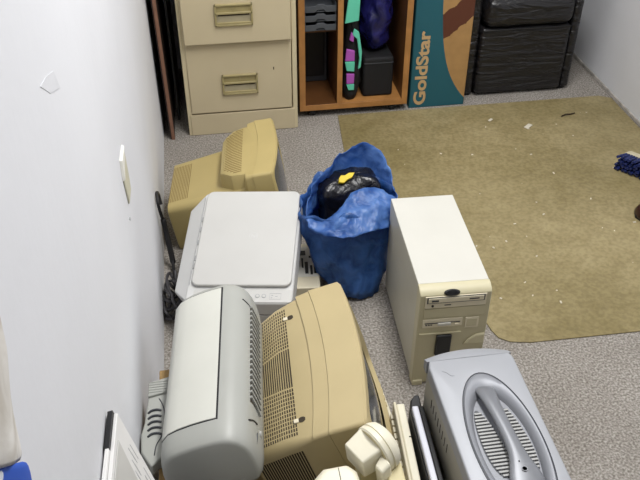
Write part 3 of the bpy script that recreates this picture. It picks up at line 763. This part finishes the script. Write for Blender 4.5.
def ribbon(name, path, w, wdir, m='bluebag', amp=.008, seed=0, par=U, nn=8):
    P = spline(path, 8); mb = MB(); rows = []
    for i, p in enumerate(P):
        u = i/(len(P)-1); ww = w(u) if callable(w) else w
        rows.append([p+Vector(wdir)*ww*(k/nn-.5)+Vector((0, .012*math.sin(k*1.7+i*.35+seed), .004*math.sin(k*2.3+i*.5))) for k in range(nn+1)])
    mb.loft(rows, closed=False); o = mb.build(name, m, par, sharp=180); crumple(o, amp, 18, seed); solid(o, .0012); sub(o, 1); return o
def sheet(name, topl, botl, sag, seed, amp=.012):
    A_, B_ = spline(topl, 9), spline(botl, 9); mb = MB(); m = 12; rows = []
    for a, b in zip(A_, B_):
        rows.append([a.lerp(b, k/m)+Vector((0, sag*math.sin(PI*k/m), 0)) for k in range(m+1)])
    mb.loft(rows, closed=False); o = mb.build(name, 'bluebag', U, sharp=28)
    crumple(o, amp, 14, seed); crumple(o, amp*.75, 34, seed+4); crumple(o, amp*.35, 80, seed+7); solid(o, .0012); return o
sheet('rear_handle', [(-.135, .0, .285), (-.105, .07, .345), (-.035, .125, .392), (.045, .175, .425), (.105, .175, .420), (.145, .13, .385), (.158, .06, .325), (.15, .0, .29)],
      [(-.135, .0, .24), (-.115, .07, .25), (-.07, .125, .25), (.0, .15, .25), (.06, .15, .25), (.105, .125, .25), (.135, .06, .25), (.14, .0, .24)], .01, 1)
sheet('front_handle', [(-.138, -.02, .290), (-.085, -.03, .292), (-.03, -.005, .312), (.02, .03, .342), (.07, .04, .350), (.115, .03, .336), (.150, .01, .31)],
      [(-.138, -.04, .268), (-.09, -.08, .265), (-.03, -.10, .268), (.02, -.10, .270), (.07, -.085, .272), (.115, -.06, .27), (.142, -.025, .268)], -.012, 3, .010)
I = thing('black_plastic_bag', 'shiny black plastic bag with a yellow mark sitting inside the blue carrier bag', 'plastic bag', (.425, 2.072, .055), (0, 0, .14))
mb = MB(); rings = []
for i in range(13):
    t = i/12; z = .295*t; s = .62+.38*math.sin(min(1, t*1.6)*PI/2); s *= 1 if t < .93 else .8
    rings.append([(x*s, y*s+.05*t, z+.0*x) for x, y in dense(rrect(.20, .12, .02, 0, 0, 4), 6, 4)])
mb.loft(rings); o = mb.build('bag_body', 'blackbag', I, sharp=180); crumple(o, .013, 22, 4); sub(o, 1)
yp = [(-.028, -.010), (-.012, -.014), (.0, -.006), (.018, .0), (.030, .014), (.012, .016), (-.004, .010), (-.016, .012), (-.024, .004)]
mt = Matrix.Translation((-.015, .016, .302)) @ Matrix.Rotation(R(38), 4, 'X')
mb = MB(); mb.loft([[mt @ Vector((x, y, -.012)) for x, y in yp], [mt @ Vector((x, y, .003)) for x, y in yp]]); mb.build('yellow_mark', 'yellow', I, .001)

# ------------------------------------------------------------------ silver computer lying on its back
V = thing('silver_computer', 'silver computer case lying on its back, front panel with oval grille and handle facing up', 'computer', (.533, 1.032, 0))
box('case', 'sidem', V, -.094, .096, -.22, .196, .004, .378, .004)
mb = MB()
for k in range(8): mb.box(-.0948, -.093, .135-.018*k, .1375-.018*k, .318, .345)
mb.build('side_slots', 'vent', V)
W = .199; YN, YT = -.235, .186
def outl(ins, z, n=120):
    pts = []
    for k in range(n):
        a = 2*PI*k/n
        ca, sa = math.cos(a), math.sin(a)
        hw, hl = W/2-ins, (YT-YN)/2-ins
        s = 1/max(abs(ca)/hw, abs(sa)/hl); x, y = ca*s, sa*s
        cy = (YT+YN)/2
        pts.append((x, y+cy, z))
    return pts
OC = (.006, -.062); RX, RY = .076, .196
def ell(f, z, n=120, dx=0):
    out = []
    for k in range(n):
        a0 = 2*PI*k/n; hw, hl = W/2, (YT-YN)/2
        a = math.atan2(math.sin(a0)/RY*hl/hl, math.cos(a0)/RX*1.0)
        a = a0 if False else a
        out.append((OC[0]+RX*f*math.cos(a)+dx, OC[1]+RY*f*math.sin(a), z))
    return out
mb = MB(); mb.loft([outl(.002, .379), outl(0, .386), outl(0, .4165), outl(.0012, .4195), outl(.004, .4205), ell(1, .4205)], (True, False))
mb.build('front_panel', 'silver', V, sharp=50)
mb = MB(); mb.loft([ell(1.0, .4205), ell(.985, .4185), ell(.975, .4195), ell(.95, .4225), ell(.88, .4215), ell(.82, .417), ell(.76, .409), ell(.74, .404)], (False, True))
mb.build('oval_surround', 'silver2', V, sharp=50)
mb = MB(); mb.tube([Vector(p) for p in ell(1.0, .4203)]+[Vector(ell(1.0, .4203)[0])], .0011, 6); mb.build('oval_seam', 'darkg', V)
# top lip beyond the seam, with a bowed far edge
n = 16; rows = []
for k in range(n+1):
    u = -1+2*k/n; x = u*(W/2-.0005)
    rows.append([(x, YT-.001, .382), (x, YT-.001, .4203-.0012*u*u), (x, YT+.010+.012*(1-u*u), .417-.004*u*u), (x, YT+.020+.014*(1-u*u), .409-.004*u*u), (x, YT+.02+.014*(1-u*u), .382)])
mb = MB(); mb.loft(rows); mb.build('top_lip', 'silver', V, sharp=50)
def slot(cx, cy, rx, ry, lean, name):
    pts = [(cx+rx*math.cos(a)*(1-.25*math.sin(a))+lean*math.sin(a), cy+ry*math.sin(a)) for a in [2*PI*k/36 for k in range(36)]]
    mb = MB(); mb.loft([[(x, y, .4042) for x, y in pts], [(x, y, .4046) for x, y in pts]]); s_ = mb.build(name, 'gap', V)
    mb = MB()
    k = -ry+.006
    while k < ry-.004:
        s = math.sqrt(max(0, 1-(k/ry)**2)); m = rx*s*(1-.25*k/ry)*.93; c0 = cx+lean*k/ry
        mb.box(c0-m, c0+m, cy+k-.0024, cy+k+.0024, .4045, .4085); k += .0088
    mb.build('grille_slats', 'slat', s_, .0006)
slot(-.022, -.045, .0225, .088, -.006, 'grille_opening'); slot(.038, -.045, .0205, .086, -.004, 'grille_opening')
mb = MB(); rows = []
for y, hw, z, dx in [(.100, .014, .414, -.001), (.094, .0225, .4215, 0), (.075, .0225, .428, .0), (.05, .019, .431, .001), (.01, .0165, .4325, .004), (-.03, .016, .4325, .007), (-.07, .0165, .4325, .009), (-.105, .022, .431, .010), (-.13, .033, .429, .010), (-.155, .04, .426, .009), (-.18, .038, .420, .008), (-.2, .028, .412, .008)]:
    rows.append([(.004+dx+hw*c, y, (z-.012) if b else z+.0*c) for c, b in [(-1, 1), (-.95, 0), (-.6, 0), (0, 0), (.6, 0), (.95, 0), (1, 1)]])
    r = rows[-1]; rows[-1] = [r[0], (r[1][0], y, z-.004), r[2], (r[3][0], y, z+.0012), r[4], (r[5][0], y, z-.004), r[6]]
mb.loft(rows); hd = mb.build('handle_bar', 'silver3', V, sharp=70); sub(hd, 1)
MB().lathe([(.0055, .4315), (.0062, .4322), (.0048, .4322), (.0045, .4315)], 20, Matrix.Translation((.013, -.133, -.0012))).build('power_symbol', 'silver2', hd)
MB().lathe([(.0016, .4315), (.0014, .433)], 10, Matrix.Translation((.008, -.115, -.0006))).build('indicator_light', 'dark', hd)
MB().tube(spline([(-.075, .150, .4203), (-.066, .146, .4206), (-.058, .135, .4206), (-.05, .134, .4203)], 5), .0007, 5).build('scratch', 'silver2', V)

# ------------------------------------------------------------------ slim things standing on edge beside it
J = thing('slim_device', 'slim black device with a white edge strip standing on edge against the silver computer', 'device', (.4175, 1.195, 0), (0, 0, -.045))
box('black_shell', 'dark', J, -.0005, .0125, -.46, 0, 0, .298, .003); box('rear_shell', 'dark', J, -.0195, -.0165, -.455, -.004, 0, .286, .002)
box('white_strip', 'whitestrip', J, -.016, -.001, -.458, -.001, .0, .301, .003)
mb = MB(); mb.loft([[(x, y, .20) for x, y in [(-.018, -.002), (.010, -.002), (.012, .040), (.0, .044), (-.014, .026)]], [(x, y, .285) for x, y in [(-.018, -.002), (.010, -.002), (.012, .044), (.002, .046), (-.012, .030)]]]); mb.build('end_clip', 'dark', J, .003)
Y = thing('keyboard', 'beige computer keyboard standing on its long edge left of the slim black device', 'keyboard', (.3835, 1.238, 0), (0, 0, -.07))
box('case', 'ivory', Y, -.0075, .0115, -.46, -.004, 0, .268, .003); box('back_cover', 'beigelight', Y, -.0155, -.008, -.46, 0, 0, .272, .003)
box('side_notch', 'vent', Y, .006, .0118, -.105, -.102, .255, .2685, 0)
mb = MB(); rs = random.Random(2)
for k in range(22):
    for r in range(6): mb.box(-.0225, -.015, -.028-.0195*k, -.012-.0195*k, .222-.0255*r, .243-.0255*r)
mb.build('keys', 'beigelight', Y, .0015)
# curved strip on the floor in front of the big screen
pa = [(.374, 1.76), (.385, 1.68), (.393, 1.60), (.400, 1.52), (.406, 1.44), (.410, 1.36), (.409, 1.29), (.405, 1.252)]
sp = spline([(x-.003, y, 0) for x, y in pa], 6); mb = MB()
rows = []
for p in sp: rows.append([(p.x-.004, p.y, .001), (p.x+.004, p.y, .001), (p.x+.004, p.y, .05), (p.x-.004, p.y, .05)])
mb.loft(rows); o = mb.build('curved_panel', 'beigelight', None, .002, sharp=50)
tag(o, 'thin curved beige plastic panel standing on edge along the large tube monitor', 'panel')
for pth, lab in [([(.37, 1.60, .006), (.385, 1.50, .012), (.39, 1.42, .02), (.393, 1.34, .02), (.385, 1.27, .006)], 'black cable running down between the large tube monitor and the curved panel'),
                 ([(.35, 1.56, .006), (.372, 1.45, .007), (.378, 1.36, .007), (.37, 1.28, .006)], 'second black cable on the carpet under the large tube monitor screen')]:
    tag(MB().tube(spline(pth, 8), .0045).build('cable', 'rubber', None), lab, 'cable')

# ------------------------------------------------------------------ ivory things at the bottom edge
O_ = thing('ivory_case', 'ivory plastic equipment case with a seam at the bottom edge of the photo', 'equipment case', (0, 0, 0))
pl = [(.120, .60), (.120, .868), (.128, .898), (.147, .917), (.195, .920), (.209, .904), (.213, .868), (.262, .85), (.262, .60)]
mb = MB(); mb.loft([[(x, y, 0) for x, y in pl], [(x, y, .485) for x, y in pl], [(x+(.006 if x < .19 else -.006), y-.01, .497) for x, y in pl]]); mb.build('case_body', 'ivory', O_, .004)
mb = MB(); mb.box(.1745, .1758, .62, .908, .3, .4975); mb.build('seam', 'vent', O_)
Z = thing('ivory_stand', 'small ivory plastic stand with a rounded cap lying on its side against the large monitor', 'stand', (.24, .935, .46))
ax = Vector((.80, .42, .12)).normalized()            # axis of the round cap
inp = Vector((.022, -.080, 0)).normalized(); inp = (inp-ax*inp.dot(ax)).normalized(); up = ax.cross(inp).normalized()
if up.z < 0: up = -up
F3 = Matrix(((inp.x, up.x, ax.x, 0), (inp.y, up.y, ax.y, 0), (inp.z, up.z, ax.z, 0), (0, 0, 0, 1)))
cc = Vector((.260, .950, .487))-Vector((.24, .935, .46))
mt = Matrix.Translation(cc) @ F3
mb = MB(); mb.lathe([(.047, -.012), (.050, -.009), (.050, -.001), (.0475, .0), (.0475, .002), (.050, .003), (.049, .010), (.044, .020), (.034, .026), (.022, .029), (.008, .030)], 36, mt); mb.build('round_cap', 'ivory', Z, sharp=40)
mb = MB(); mb.lathe([(.0465, -.0125), (.0465, -.012)], 36, mt); mb.build('cap_rim', 'ivoryd', Z)
mb = MB(); 
r0 = [(x, y, -.010) for x, y in rrect(.066, .06, .006, -.004, .006, 4)]; r1 = [(x, y, -.054) for x, y in rrect(.056, .05, .005, -.004, .004, 4)]
mb.loft([[mt @ Vector(p) for p in r] for r in (r0, r1)]); mb.build('neck_block', 'ivory', Z, .002)
mb = MB(); r0 = [(x, y, -.012) for x, y in rrect(.03, .10, .008, .040, -.03, 4)]; r1 = [(x, y, -.036) for x, y in rrect(.022, .09, .006, .046, -.03, 4)]
mb.loft([[mt @ Vector(p) for p in r] for r in (r0, r1)]); mb.build('side_lug', 'ivory', Z, .003)
box('foot_block', 'ivoryd', Z, -.02, .06, -.014, .03, -.46, .0, .004); box('foot_side', 'ivoryd', Z, .026, .06, -.075, -.012, -.46, .012, .004)

# ------------------------------------------------------------------ cables by the left wall, wall plate, brush, shoe
cp = []
rs = random.Random(9)
for k in range(64):
    a = k*.62; r = .036+.014*math.sin(k*1.3); cp.append((-.163+r*.64*math.cos(a)+.006*math.sin(k*.7), 1.95+r*1.9*math.sin(a), .008+.09*k/64+.01*math.sin(k*2.1)))
tag(MB().tube(spline(cp, 5), .0048, 7).build('coiled_cable', 'cable', None), 'coiled heap of dark grey cable on the carpet between left wall and white printer', 'cable')
bc = thing('power_cable', 'black power cable with plug hanging beside the small tube monitor against the left wall', 'cable', (0, 0, 0))
MB().tube(spline([(-.19, 2.26, .20), (-.196, 2.27, .235), (-.197, 2.235, .262), (-.195, 2.20, .245), (-.192, 2.21, .20), (-.187, 2.22, .15), (-.180, 2.2, .09), (-.172, 2.16, .03), (-.165, 2.09, .008)], 8), .0055, 8).build('cord', 'rubber', bc)
MB().tube(spline([(-.188, 2.222, .17), (-.184, 2.215, .12), (-.177, 2.19, .07), (-.17, 2.16, .02)], 6), [.005]+[.0095]*17+[.006], 8).build('plug', 'rubber', bc)
wp = thing('wall_plate', 'tilted ivory switch plate on the left wall', 'switch plate', (XL, 1.575, .752), (R(0), 0, 0))
mb = MB(); pr = [(.04, .058), (-.04, .066), (-.046, .02), (-.024, -.06), (.046, -.066), (.05, -.02)]
mb.loft([[(0, y, z) for y, z in pr], [(.004, y*.98, z*.98) for y, z in pr]]); mb.build('plate', 'plate', wp, .002)
mb = MB(); mb.loft([[(.0, y, z) for y, z in [(.036, .064), (-.044, .07), (-.05, .018), (-.03, .03)]], [(.0065, y, z) for y, z in [(.034, .06), (-.04, .066), (-.046, .02), (-.03, .03)]]]); mb.build('raised_edge', 'platelit', wp, .001)
MB().lathe([(.004, .0), (.004, .002)], 12, Matrix.Translation((0, -.046, -.085)) @ Matrix.Rotation(PI/2, 4, 'Y')).build('screw', 'btn', wp)
sm = MB(); ps = [(.94, 1.292), (.988, 1.283), (1.039, 1.266), (1.061, 1.23), (.989, 1.258)]
sm.loft([[(XL+.0002, y, z) for y, z in ps], [(XL+.0006, y, z) for y, z in ps]]); struct(sm.build('wall_scuff_1', 'wallmark', None))  # thin grey patch, a scuff on the wall paint

BR = thing('brush', 'broom head with blue bristles and pale wooden back at the right photo edge', 'brush', (1.722, 2.43, .0045), (0, 0, R(-52)))
mb = MB(); mb.loft([[(x, .004+.0*x, z) for x, z in rrect(.30, .05, .02, 0, .036, 5)], [(x, .034, z) for x, z in rrect(.29, .042, .018, 0, .036, 5)]]); mb.build('wooden_back', 'brushwood', BR, .004)
mb = MB(); rs = random.Random(4)
for i in range(26):
    for j in range(4):
        x = -.136+i*.0109; z = .02+j*.011
        dx = rs.uniform(-.006, .006)+(x*.06); dz = rs.uniform(-.004, .004)+(z-.036)*.5
        p = [Vector((x, .006, z)), Vector((x+dx*.5, -.025, z+dz*.5)), Vector((x+dx, -.055+rs.uniform(-.004, .004), max(.004, z+dz)))]
        mb.tube(p, [.0042, .0052, .006], 6)
mb.build('bristles', 'bristle', BR)
MB().lathe([(.0165, 0), (.0145, .05)], 16, Matrix.Translation((0, .032, .036)) @ Matrix.Rotation(-PI/2, 4, 'X')).build('handle_socket', 'brushwood', BR)
SH = thing('shoe', 'glossy dark brown shoe toe cut off by the right photo edge on the floor mat', 'shoe', (1.572, 2.19, .0045), (0, 0, 0))
mb = MB(); rings = []
for x, ww, hh in [(-.052, .012, .02), (-.048, .026, .034), (-.03, .04, .046), (.0, .046, .052), (.05, .046, .062), (.10, .04, .08), (.16, .036, .095), (.2, .036, .092), (.215, .026, .08)]:
    rings.append([(x, ww*math.cos(a), .012+max(0, math.sin(a))*hh-.004*max(0, -math.sin(a))) for a in [2*PI*k/28 for k in range(28)]])
mb.loft(rings); mb.build('upper', 'shoe', SH, sharp=60)
mb = MB(); so = [(-.055, 0), (-.04, .036), (0, .049), (.06, .046), (.12, .036), (.2, .038), (.222, .0), (.2, -.038), (.12, -.036), (.06, -.046), (0, -.049), (-.04, -.036)]
mb.loft([[(x, y, 0) for x, y in so], [(x, y, .012) for x, y in so]]); mb.build('sole', 'rubber', SH, .002)

# ------------------------------------------------------------------ lights and camera
def area(name, loc, sx, sy, power, col, rot=(0, 0, 0)):
    l = bpy.data.lights.new(name, 'AREA'); l.shape = 'RECTANGLE'; l.size = sx; l.size_y = sy; l.energy = power; l.color = col
    o = bpy.data.objects.new(name, l); C.objects.link(o); o.location = loc; o.rotation_euler = rot; return o
area('ceiling_lamp_light', (.72, 1.72, ZC-.03), .45, 1.7, 46, (1, .995, .985))
w = bpy.data.worlds.new('world'); S.world = w; w.use_nodes = True
w.node_tree.nodes['Background'].inputs['Color'].default_value = (.8, .85, 1, 1); w.node_tree.nodes['Background'].inputs['Strength'].default_value = .1
cam = bpy.data.cameras.new('camera'); co = bpy.data.objects.new('camera', cam); C.objects.link(co)
cam.sensor_width = 36; cam.lens = 800/640*36; cam.clip_start = .05
co.location = (0, 0, 1.7434); co.rotation_euler = (R(90-37.55), 0, R(-8.8))
S.camera = co
S.view_settings.view_transform = 'Standard'; S.view_settings.look = 'None'; S.view_settings.gamma = 1; S.view_settings.exposure = .36
S.view_settings.use_curve_mapping = False
